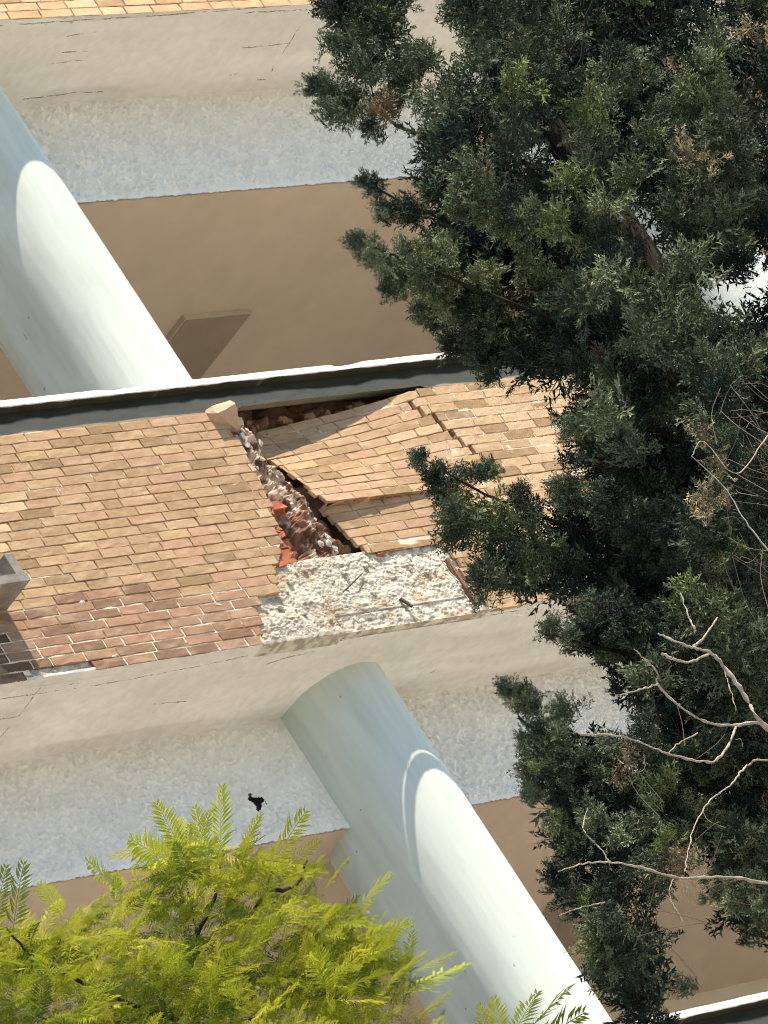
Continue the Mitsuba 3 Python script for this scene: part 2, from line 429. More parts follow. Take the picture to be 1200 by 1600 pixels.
for fl in FLOORS:
    z = fl * H
    sh = np.array([0, 0, z])
    near = fl in (0, 1)
    pk = key_for('parapet', B)
    # core of the parapet wall (behind the brick skin), hidden but for the holes
    if fl == 0:
        u = np.arange(-1.2, 1.6, 0.012); v = np.arange(0.02, 1.36, 0.012)
        cm = grid(u, v, lambda a, b: (a, 0.2 - 0.085 * (a < 0.3) * ss(0.95, 0.8, b) - 0.055 * np.clip(mfbm(a * 9, b * 11, 0 * a), -0.9, 0.9) - 0.03 * np.abs(np.sin(b * math.pi / 0.11)) * (np.abs(np.sin(a * math.pi / 0.2)) > 0.15), b))
        add('core', cat_([cm, box(X0, -1.0, 0.10, 0.25, 0.012, 1.30), box(1.5, X1, 0.10, 0.25, 0.012, 1.30), box(-1.0, 1.5, 0.24, 0.262, 0.012, 1.30)]), 'dark_core', key=pk)
    else:
        add('core', box(X0, X1, 0.06, 0.25, z + 0.012, z + 1.30), 'dark_core', key=pk)
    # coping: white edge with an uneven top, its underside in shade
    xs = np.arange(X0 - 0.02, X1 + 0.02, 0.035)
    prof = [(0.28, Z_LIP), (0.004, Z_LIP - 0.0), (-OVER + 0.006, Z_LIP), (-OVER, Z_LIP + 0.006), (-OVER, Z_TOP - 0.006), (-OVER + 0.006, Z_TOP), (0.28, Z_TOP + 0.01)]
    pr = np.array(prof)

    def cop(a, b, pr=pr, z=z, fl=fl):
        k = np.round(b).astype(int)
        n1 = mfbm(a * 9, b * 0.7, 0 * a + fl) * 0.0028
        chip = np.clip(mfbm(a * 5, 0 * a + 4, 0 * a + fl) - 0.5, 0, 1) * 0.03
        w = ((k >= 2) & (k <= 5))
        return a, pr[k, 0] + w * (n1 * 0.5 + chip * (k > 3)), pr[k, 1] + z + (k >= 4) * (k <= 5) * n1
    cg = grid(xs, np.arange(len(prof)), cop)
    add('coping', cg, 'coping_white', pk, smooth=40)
    # grey render strip between coping and bricks
    gz = np.linspace(1.238, Z_LIP + 0.003, 8)
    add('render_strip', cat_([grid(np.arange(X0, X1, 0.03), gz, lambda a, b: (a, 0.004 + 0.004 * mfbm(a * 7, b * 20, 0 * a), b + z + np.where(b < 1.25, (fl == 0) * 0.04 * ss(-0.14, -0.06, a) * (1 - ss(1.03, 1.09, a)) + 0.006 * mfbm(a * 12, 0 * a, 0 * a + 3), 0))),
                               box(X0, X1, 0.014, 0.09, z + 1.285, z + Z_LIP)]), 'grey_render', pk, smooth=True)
    # bricks
    cs = courses(fl)
    if fl == 0:
        c = np.array([[(b[0] + b[1]) / 2, 0, (b[2] + b[3]) / 2] for b in cs]); q = px_of(c)
        vis = (q[:, 0] > -25) & (q[:, 0] < 875) & (q[:, 1] > 560) & (q[:, 1] < 1085)
        w = np.array([b[1] - b[0] for b in cs])
        tree_cover = (q[:, 0] > 690) & (q[:, 1] > 700)
        score = np.where(vis, 1.0, 0) * w - 0.5 * tree_cover - 0.0001 * np.maximum(q[:, 0] - 700, 0)
        pick = set(np.argsort(-score)[:300 - 18].tolist())
    elif fl == 1:
        c = np.array([[(b[0] + b[1]) / 2, 0, (b[2] + b[3]) / 2 + z] for b in cs]); q = px_of(c)
        vis = np.where((q[:, 0] > -20) & (q[:, 0] < 480) & (q[:, 1] > -8))[0]
        pick = set(vis[:18].tolist())
    else:
        pick = set()
    rest, rest_uv = [], []
    for i, b in enumerate(cs):
        if not near or not (-4.2 < b[0] < 5.5):
            m_ = box(b[0], b[1], -0.001, 0.05, b[2], b[3]); v, f = m_.vertices + sh, m_.faces
            rest.append((v, f)); rest_uv.append(np.tile([[(b[5] % 99991) / 99991.0, b[4]]], (len(v), 1)))
            continue
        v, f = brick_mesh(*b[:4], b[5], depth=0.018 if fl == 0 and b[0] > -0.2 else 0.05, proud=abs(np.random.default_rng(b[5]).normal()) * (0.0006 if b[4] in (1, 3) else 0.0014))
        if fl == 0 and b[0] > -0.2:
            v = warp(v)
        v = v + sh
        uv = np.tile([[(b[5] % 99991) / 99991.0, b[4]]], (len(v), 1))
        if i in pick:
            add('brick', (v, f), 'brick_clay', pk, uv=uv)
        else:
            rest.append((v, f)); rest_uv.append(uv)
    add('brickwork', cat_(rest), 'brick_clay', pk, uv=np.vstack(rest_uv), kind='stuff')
    # mortar bed behind the brick faces
    if fl != 0:
        add('mortar_bed', box(X0, X1, 0.004, 0.06, z + 0.0015, z + 1.245), 'joint_mortar', pk)
    else:
        def bed(a, b, side):
            rec = np.where(b < 0.36, 0.0024, 0.0024) if side < 0 else np.where(a > 0.8, 0.001, 0.002)
            y = rec + (0.0020 - 0.0004 * (b < 0.36)) * mfbm(a * 14, 0 * a, b * 30)
            if side > 0:
                for row, gx in GAPS.items():
                    y = np.where((np.abs(a - gx) < 0.022) & (b > row * PITCH - 0.004) & (b < (row + 1) * PITCH), 0.06, y)
                    nx = GAPS.get(row - 1, gx)
                    y = np.where((a > min(gx, nx) - 0.01) & (a < max(gx, nx) + 0.012) & (np.abs(b - row * PITCH) < 0.007) & (row in (23, 22, 19, 18)), 0.04, y)
            return a, y, b
        P, F = grid(np.arange(-3.6, -0.24, 0.011), np.linspace(0.0015, 1.243, 150), lambda a, b: bed(a, b, -1))
        keep = (P[F].mean(1)[:, 0] < edge_left(P[F].mean(1)[:, 2]) - 0.012) & ~((P[F].mean(1)[:, 2] < 0.05) & (P[F].mean(1)[:, 0] > -2.2) & (P[F].mean(1)[:, 0] < -1.78))
        left = (P, F[keep])
        beds = [left]
        for lo, hi in ((0.0015, 0.6925), (0.6965, 1.235)):
            P, F = grid(np.arange(-0.1, 4.0, 0.008), np.arange(lo, hi, 0.007), lambda a, b: bed(a, b, 1))
            C = P[F].mean(1)
            F = F[C[:, 0] > edge_right(C[:, 2]) + 0.015]
            beds.append((warp(P), F))
        beds.append(box(4.0, X1, 0.003, 0.06, 0.0015, 1.243))
        beds.append(box(X0, -3.59, 0.006, 0.1, 0.0015, 1.243))
        add('mortar_bed', cat_(beds), 'joint_mortar', pk)
    # slab over the columns: smooth soffit
    ya = YF if fl == 0 else 0.0
    add('soffit', cat_([grid(np.arange(X0, X1, 0.06), np.linspace(ya, YB + 0.02, 14), lambda a, b: (a, b, z + 0.002 * mfbm(a * 3, b * 6, 0 * a + fl) - 0.0015 * 0)),
                        box(X0, X1, 0.27, YBACK, z + 0.02, z + 0.16)]), 'soffit_paint', B, smooth=30)
    if fl == 0:
        # edge lip: whole along the facade, split off by the fracture over the column
        lip, lipm = [], []
        for a, b, mat_ in ((X0, -0.86, 0), (-0.86, SLIT_X[0], 1), (SLIT_X[1], 0.58, 1), (0.58, X1, 0)):
            n = max(int((b - a) / 0.02), 2)
            lp = grid(np.linspace(a, b, n), np.array([0., 1, 2, 3]), lambda a_, k: (a_, np.choose(k.astype(int), [0.085, 0.004, 0.0, 0.0]) + (k > 0.5) * np.abs(0.005 * mfbm(a_ * 14, 0 * a_, k)), np.choose(k.astype(int), [0.0, 0.0, 0.004, 0.016]) - 0.004 * (k < 2.5) * np.clip(mfbm(a_ * 4, 0 * a_, 2 + 0 * a_), 0, 1)))
            if mat_:
                lipm.append((lp[0] + np.stack([0 * lp[0][:, 0], 0.006 * np.abs(mfbm(lp[0][:, 0] * 40, lp[0][:, 2] * 40, 0 * lp[0][:, 0], 3)), 0 * lp[0][:, 0]], 1), lp[1]))
            else:
                lip.append(lp)
        xs = np.linspace(SLIT_X[0], SLIT_X[1], 90)
        w = YF - 0.0062

        def wedge(a, k):                                  # k 0: its sloping inner face at the bottom, 1: front foot, 2 to 4: broken front, 5: back down the inner face
            top = SLOPE * (w - 0.013)
            zz = np.interp(k, [0, 1, 2, 4, 5], [0, 0, 0.004, top, 0])
            yy = np.interp(k, [0, 1, 2, 4, 5], [w, 0.010, 0.012, 0.013, w])
            face = (k > 1.5) & (k < 3.95)
            lim = w - zz / SLOPE - 0.0005
            bump = np.clip(mfbm(a * 55, 0 * a, 0 * a + 1), 0, 1) * 0.005 * ((k == 0) | (k == 5)) * ss(0.12, 0.2, a)
            return a, np.where(face, np.minimum(mortar_y(a, zz), lim), yy) + bump, zz
        add('edge_lip', cat_(lip), 'soffit_paint', B, smooth=30)
        add('edge_lip', cat_(lipm + [grid(np.linspace(SLIT_X[0], SLIT_X[1], 260), np.concatenate([[0., 1], np.linspace(2, 4, 22), [5]]), wedge)]), 'broken_mortar', B, smooth=30, label='cracked-off strip of mortar along the lower edge above the round column')
    # beam with rough stucco face, its lower edge and the brown balcony ceiling
    if near:
        us, vs = np.arange(-1.9 if fl else -2.6, 3.0 if fl else 2.4, 0.0054), np.linspace(0, 1, 110)

        def face(a, b):
            big = mfbm(a * 52 + b * 6, b * 38, 0 * a + 5 * fl, 3); fine = mfbm(a * 95, b * 66, 0 * a + 2, 2)
            env = np.clip(np.minimum(b, 1 - b) * 14, 0.12, 1)
            env = env * np.clip(np.minimum(np.abs(a - XC - R), np.abs(a - XC + R)) / 0.03, 0.05, 1)
            return a, YB - 0.006 - env * (0.015 * np.maximum(big, -0.25) + 0.010 * fine), z + 0.02 - (ZB + 0.02) * b + (b > 0.99) * 0.004 * fine
        fg = grid(us, vs, face)
        bk = key_for('beam', B)
        if fl == 0:                                           # a hole knocked in the stucco left of the column
            hc = at(402, 1252, YB - 0.012)
            C = fg[0][fg[1]].mean(1)
            q = (C[:, 0] - hc[0]) * 1.0 + 1j * (C[:, 2] - hc[2])
            rad = 0.036 * (1 + 0.3 * np.sin(np.angle(q) * 3 + 1) + 0.2 * np.sin(np.angle(q) * 5))
            fg = (fg[0], fg[1][np.abs(q) > rad])
            hole = grid(np.linspace(0, 2 * np.pi, 25), np.linspace(0, 1, 5), lambda a, b: (hc[0] + 0.055 * (1 - b ** 2) * np.cos(a), YB - 0.004 + 0.029 * ss(0, 0.5, b), hc[2] + 0.055 * (1 - b ** 2) * np.sin(a)))
        add('beam', cat_([fg, box(X0, us[0], YB, YB + 0.03, z - ZB, z + 0.02), box(us[-1], X1, YB, YB + 0.03, z - ZB, z + 0.02), box(X0, X1, YB + 0.028, YB + 0.2, z - ZB + 0.004, z + 0.02)]), 'rough_stucco', key=bk, smooth=60)
        if fl == 0:
            add('hole', hole, 'hole_shade', bk, label='small dark hole knocked in the rough stucco, left of the round column')
            add('chip', lump(hc + np.array([-0.035, -0.014, 0.03]), (0.018, 0.006, 0.012), 99), 'coping_white', bk)
    else:
        add('beam', box(X0, X1, YB, YB + 0.2, z - ZB, z + 0.02), 'rough_stucco', B)
    add('ceiling', box(X0, X1, YB + 0.004, YBACK, z - ZB - 0.001, z - ZB + 0.05), 'ceiling_paint', B)
    # columns of the storey below this slab
    for cx in (-BAY, 0.0, BAY, 2 * BAY):
        t1, t2 = np.linspace(np.pi, 2 * np.pi, 90), np.linspace(0, np.pi, 40)
        fl_ = np.linspace(YC2, YC, 12)[1:-1]
        px_ = np.concatenate([R * np.cos(t1), np.full(10, R), R * np.cos(t2), np.full(10, -R), [-R]])
        py_ = np.concatenate([YC + R * np.sin(t1), fl_[::-1], YC2 + R * np.sin(t2), fl_, [YC]])
        nx_ = np.concatenate([np.cos(t1), np.ones(10), np.cos(t2), -np.ones(10), [-1]])
        ny_ = np.concatenate([np.sin(t1), np.zeros(10), np.sin(t2), np.zeros(10), [0]])
        zs = np.linspace(z - H + 0.16, z + 0.004, 60)

        def cyl_(a, b, cx=cx):
            k = np.round(a).astype(int)
            x, y = px_[k], py_[k]
            d = 0.0014 * mfbm(x * 9, y * 9, b * 1.2 + cx) + 0.0010 * mfbm(x * 75, y * 75, b * 1.6 + cx, 3)
            return cx + XC + x + d * nx_[k], y + d * ny_[k], b
        cyl = grid(np.arange(len(px_)), zs, cyl_)
        add('column', cyl, 'column_paint', B, smooth=True)

add('back_wall', box(X0, X1, YBACK, YBACK + 0.2, -12, 3 * H), 'white_wall', B)
add('side_wall', box(X1, X1 + 0.2, -0.02, YBACK + 0.2, -12, 3 * H), 'white_wall', B)
add('side_wall', box(X0 - 0.2, X0, -0.02, YBACK + 0.2, -12, 3 * H), 'white_wall', B)

PK = B + '__parapet'
# exposed mortar where the lowest bricks have fallen off
def mortar_face(a, b):
    lo = np.where((a > SLIT_X[0]) & (a < SLIT_X[1]), SLOPE * (YF - 0.014) - 0.0, 0.004)
    zz = lo + (0.43 - lo) * b
    return a, mortar_y(a, zz) * np.where(b < 0.02, 0, 1) + np.where(b < 0.02, 0.014, 0) + 0.05 * ss(0.92, 1.0, b), zz
mf = grid(np.arange(-0.98, 0.86, 0.0055), np.linspace(0, 1, 84), mortar_face)
sl = grid(np.linspace(SLIT_X[0], SLIT_X[1], 40), np.array([0., 1.]), lambda a, k: (a, 0.014 + k * (YF - 0.014), SLOPE * (YF - 0.014) * (1 - k)))
add('mortar_patch', cat_([mf, sl]), 'broken_mortar', PK, label='bare pale mortar at the foot of the parapet where the bricks have fallen off')
chunks = []
for k in range(60):
    x = rng.uniform(-0.8, 0.52); zz = 0.02 + 0.34 * rng.random() ** 0.9
    s = rng.uniform(0.006, 0.02)
    if zz < 0.16 and SLIT_X[0] - .02 < x < SLIT_X[1] + .02: continue
    chunks.append(lump((x, 0.012, zz), (s * 1.3, s * 0.8, s), 1000 + k))
add('mortar_crumbs', cat_(chunks), 'broken_mortar', PK, kind='stuff')
# plaster left where the bottom course is missing, by the spout
pm = grid(np.arange(-2.28, -1.70, 0.006), np.linspace(0.002, 0.056, 12), lambda a, b: (a, 0.014 - 0.010 * mfbm(a * 22, 0 * a, b * 30), b))
add('mortar_patch', pm, 'broken_mortar', PK, label='white mortar showing at the bottom edge beside the water spout')
for k, (px, py) in enumerate(((348, 926), (342, 945), (180, 1026), (128, 941))):
    p = at(px, py, -0.001)
    add('mortar_smear', lump(p, (0.03, 0.0035, 0.011), 50 + k), 'broken_mortar', PK)

# spalled concrete tie column in the crack
def tie(a, b):
    k = np.round(a).astype(int)
    lo_ = np.interp(b, [0.44, 0.7, 0.9, 1.2], [-0.285, -0.24, -0.225, -0.215]) + 0.02 * mfbm(0 * b + 1, 0 * b, b * 22)
    hi_ = np.interp(b, [0.44, 0.7, 0.9, 1.2], [0.022, -0.008, -0.07, -0.085]) + 0.022 * mfbm(0 * b + 7, 0 * b, b * 19)
    cx, hw = (lo_ + hi_) / 2, (hi_ - lo_) / 2
    xs_ = np.linspace(-1, 1, 15)
    kk = np.clip(k - 2, 0, 14)
    x = cx + xs_[kk] * hw
    y = 0.022 + 0.05 * np.abs(xs_[kk]) ** 3 + 0.05 * ss(-0.1, -0.9, xs_[kk]) * ss(0.75, 0.6, b) - 0.026 * mfbm(x * 19, 0 * b, b * 10, 4) - 0.020 * mfbm(x * 50 + b * 12, 0 * b, b * 7, 3) + 0.02 * np.abs(mfbm(x * 50, 0 * b + 2, b * 40, 3)) + 0.03 * ss(0.62, 0.42, b)
    y = np.where((k < 2) | (k > 16), 0.2, y)
    return x, y, b
tm = grid(np.arange(19), np.arange(0.34, 1.235, 0.0075), tie)
add('tie_column', tm, 'spalled_concrete', PK, label='rough spalled concrete strip standing in the crack between the brick panels')
flakes = []
for k in range(22):
    zz = rng.uniform(0.42, 1.2)
    s = rng.uniform(0.008, 0.022)
    flakes.append(lump((-0.16 + 0.06 * (zz < 0.75) + rng.normal() * 0.035, 0.012 + rng.random() * 0.015, zz), (s, s * 0.7, s * 1.5), 2000 + k))
add('concrete_flakes', cat_(flakes), 'broken_mortar', PK, kind='stuff')
# tilted lump of render at the head of the crack
hd = trimesh.convex.convex_hull(np.array([[-0.33, -0.05, 1.19], [-0.20, -0.062, 1.225], [-0.16, 0.03, 1.13], [-0.33, 0.03, 1.175], [-0.31, -0.03, 1.25], [-0.19, -0.04, 1.265], [-0.16, 0.03, 1.26], [-0.33, 0.03, 1.26]]))
hd = hd.subdivide().subdivide()
hd.vertices = hd.vertices + np.stack([0.006 * mfbm(*(hd.vertices * 22 + q).T) for q in (0, 3, 6)], 1)
add('render_lump', hd, 'tan_render', PK, label='tan wedge of render sticking out at the top of the crack')
# broken red brick stubs inside the crack
k = 0
for row in range(7, 16):
    z0 = row * PITCH + 0.004
    a = float(edge_left(z0 + 0.02))
    for side in (0, 1):
        r_ = np.random.default_rng(300 + row * 2 + side)
        if side == 0:
            xa, xb = a - 0.03, a + r_.uniform(0.03, 0.10) * (1.0 if z0 < 0.72 else 0.45)
            yy = r_.uniform(0.012, 0.05)
        else:
            e = float(edge_right(z0 + 0.02)); xa, xb = e - r_.uniform(0.0, 0.04), e + 0.03
            yy = r_.uniform(0.08, 0.12)
        v, f = brick_mesh(xa, xb, z0, z0 + BH, 700 + row * 2 + side, depth=0.14)
        v = v + np.array([0, yy, 0]) + np.where(np.abs(v[:, :1] - (xb if side == 0 else xa)) < 0.02, r_.normal(size=(len(v), 3)) * 0.007, 0)
        add('broken_brick', (v, f), 'red_core' if side == 0 else 'dark_core', PK)
rub = []
for k in range(26):
    x = rng.uniform(-0.05, 0.98)
    s = rng.uniform(0.012, 0.035)
    rub.append(lump((x, rng.uniform(0.08, 0.16), 1.255 - 0.015 * rng.random() - 0.03 * (1 - x)), (s * 1.2, s, s * 1.1), 3000 + k))
add('hole_rubble', cat_(rub), 'dark_core', PK, kind='stuff')
for k, (x, zz) in enumerate(((0.13, 0.40), (0.16, 0.385), (0.53, 0.385), (-0.46, 0.40))):
    v, f = lump((x, 0.015, zz), (0.045, 0.03, 0.02), 4000 + k)
    add('broken_brick', (v, f), 'red_core', PK)
v, f = brick_mesh(0.515, 0.535, 0.04, 0.30, 888, depth=0.04)
add('broken_brick', (v + [0, -0.004, 0], f), 'dark_core', PK)
v, f = lump((0.05, 0.0, 0.05), (0.012, 0.012, 0.06), 77)
add('steel_stub', tube([(0.10, 0.006, 0.13), (0.115, -0.012, 0.07)], [0.010, 0.008]), 'steel_dark', PK)
add('steel_stub', tube([at(536, 925, 0.002), at(552, 910, -0.006), at(566, 896, 0.004)], [0.004, 0.004, 0.003]), 'steel_dark', PK)

# concrete water spout: an open U-shaped trough
sx, sw, sz, so, shh = -2.124, 0.34, 0.357, 0.2, 0.145
def rb(x0, x1, y0, y1, z0, z1, seed):
    m = box(x0, x1, y0, y1, z0, z1).subdivide().subdivide()
    m.vertices = m.vertices + np.stack([0.003 * np.asarray(mfbm(*(m.vertices * 18 + seed + q).T)) for q in range(3)], 1)
    return m
add('water_spout', cat_([rb(sx - sw, sx, -so, 0.02, sz, sz + 0.04, 0), rb(sx - 0.05, sx - 0.0025, -so + 0.004, 0.02, sz + 0.038, sz + shh, 2), rb(sx - sw + 0.0025, sx - sw + 0.05, -so + 0.004, 0.02, sz + 0.038, sz + shh, 4)]), 'spout_concrete', B,
    label='concrete water spout sticking out of the brick parapet')

# ceiling panels
for n_, fl in enumerate((1, 0)):
    zc = fl * H - ZB - 0.001
    c = key_for('ceiling_panel')
    labels[c] = {'label': ('dark flat panel under the upper balcony ceiling, beside the left column', 'dark flat panel under the lower balcony ceiling, half hidden by the cypress')[n_], 'category': 'ceiling panel', 'group': 'ceiling panels'}
    xa, xb, ya, yb = 1.843, 2.312, 1.568, 2.5
    add('face_plate', box(xa + 0.01, xb - 0.01, ya + 0.01, yb, zc - 0.03, zc - 0.004), 'panel_paint', c)
    add('trim', cat_([box(xa, xa + 0.0095, ya, yb, zc - 0.027, zc - 0.001), box(xb - 0.0095, xb, ya, yb, zc - 0.027, zc - 0.001), box(xa + 0.0095, xb - 0.0095, ya, ya + 0.0095, zc - 0.027, zc - 0.001)]), 'panel_trim_paint', c)


# ------------------------------------------------------------------ foliage
def frames(dirs, roll):
    d = dirs / np.linalg.norm(dirs, axis=1, keepdims=True)
    ref = np.where(np.abs(d[:, 2:]) < 0.95, np.array([[0, 0, 1.0]]), np.array([[1.0, 0, 0]]))
    s = np.cross(d, ref); s /= np.linalg.norm(s, axis=1, keepdims=True)
    n = np.cross(s, d)
    c, q = np.cos(roll)[:, None], np.sin(roll)[:, None]
    return np.stack([d, s * c + n * q, n * c - s * q], -1)     # columns: along, across, normal


def scatter(tv, tf, pos, dirs, roll, size):
    M = frames(dirs, roll) * size[:, None, None]
    V = np.einsum('nij,vj->nvi', M, tv) + pos[:, None]
    F = tf[None] + (np.arange(len(pos)) * len(tv))[:, None, None]
    return V.reshape(-1, 3), F.reshape(-1, 3)


def spray(seed):
    """A flat-ish, twice branched cypress spray of unit length along +x."""
    r = np.random.default_rng(seed)
    v, f = [], []

    def blade(p, d, L, w):
        d = d / np.linalg.norm(d); s = np.cross(d, r.normal(size=3)); s /= np.linalg.norm(s)
        k = len(v)
        v.extend([p + d * L * 0.25 + s * w, p + d * L, p + d * L * 0.05 - s * w])
        f.append([k, k + 1, k + 2])
    blade(np.zeros(3), np.array([1.0, 0, 0.05]), 1.0, 0.022)
    for i, x in enumerate(np.linspace(0.08, 0.93, 8)):
        sg = 1 if i % 2 else -1
        a = r.uniform(0.5, 0.95)
        d = np.array([math.cos(a), sg * math.sin(a), r.normal() * 0.3])
        L = (0.50 * (1 - 0.62 * x) + 0.08) * r.uniform(0.8, 1.2)
        p = np.array([x, 0, 0.02 * r.normal()])
        blade(p, d, L, 0.042)
        for q in (0.4, 0.75):
            for s2 in (1, -1):
                b = a * sg + s2 * r.uniform(0.4, 0.8)
                blade(p + d / np.linalg.norm(d) * L * q, np.array([math.cos(b), math.sin(b), r.normal() * 0.4]), L * (0.5 - 0.25 * q) + 0.08, 0.040)
    return np.array(v), np.array(f)


SPRAYS = [spray(s) for s in range(5)]
import shapely

MAIN = shapely.Polygon([(690, -70), (735, 40), (770, 95), (700, 110), (665, 160), (645, 210), (650, 265), (670, 300), (680, 350), (655, 400), (670, 470), (700, 510), (755, 550), (840, 600), (880, 650),
                        (892, 700), (885, 760), (862, 800), (862, 870), (850, 930), (885, 980), (945, 1010), (955, 1080), (905, 1120), (865, 1190), (860, 1260), (875, 1330), (882, 1420), (912, 1450),
                        (945, 1500), (932, 1560), (945, 1650), (1035, 1650), (1060, 1550), (1050, 1490), (1035, 1430), (1045, 1340), (1065, 1265), (1105, 1275), (1120, 1320), (1105, 1390), (1140, 1440),
                        (1200, 1490), (1320, 1560), (1560, 1500), (1640, 1200), (1500, 600), (1330, 0), (1200, -200), (800, -260)])
HOLES = [(1005, 350, 24), (1030, 385, 22), (1165, 468, 38), (1120, 480, 22), (1198, 420, 20), (870, 235, 15), (622, 195, 16), (960, 1135, 20)]
# side branches: tips and clumps along them, in photograph pixels with the radius of the foliage there
BRANCHES = [
    [(560, 20, 48), (600, 50, 52), (575, 95, 46), (540, 60, 40), (515, 142, 34), (485, 135, 22), (560, 165, 44), (600, 180, 36), (640, 100, 48), (670, 92, 30), (520, 10, 36), (610, 10, 40), (560, -30, 50), (630, 140, 40)],
    [(585, 290, 24), (612, 318, 28), (645, 325, 34), (680, 300, 40), (600, 335, 18)],
    [(560, 378, 22), (590, 400, 30), (625, 420, 34), (665, 420, 40), (690, 440, 40), (600, 440, 18)],
    [(690, 490, 40), (655, 482, 18), (720, 530, 36), (760, 540, 40)],
    [(655, 715, 20), (685, 745, 30), (705, 775, 34), (745, 745, 28), (765, 735, 16), (740, 815, 48), (785, 830, 50), (818, 775, 24), (825, 800, 30), (770, 880, 44), (800, 905, 30), (745, 905, 26), (840, 860, 52), (870, 880, 50), (720, 800, 36), (830, 900, 36)],
    [(860, 985, 24), (890, 1000, 22), (925, 960, 40)],
    [(705, -10, 30), (735, 20, 40), (760, 60, 38), (720, -40, 40), (780, 100, 40), (775, 30, 40), (800, 70, 40)],
    [(815, 1085, 20), (800, 1075, 22), (830, 1095, 28), (868, 1105, 24), (890, 1190, 40), (850, 1140, 36), (822, 1150, 20), (845, 1200, 34), (835, 1240, 18), (870, 1150, 36)],
]
TRUNK = at(975, 362, -5.5)
PXM = np.linalg.norm(px_of(TRUNK + [0, 0, 1.0]) - px_of(TRUNK)) / 0.92   # photograph pixels per metre there


def shade_of(col, n, spread, r):
    return np.clip(np.asarray(col)[None] * (1 + r.normal(size=(n, 1)) * spread), 0.005, 1)


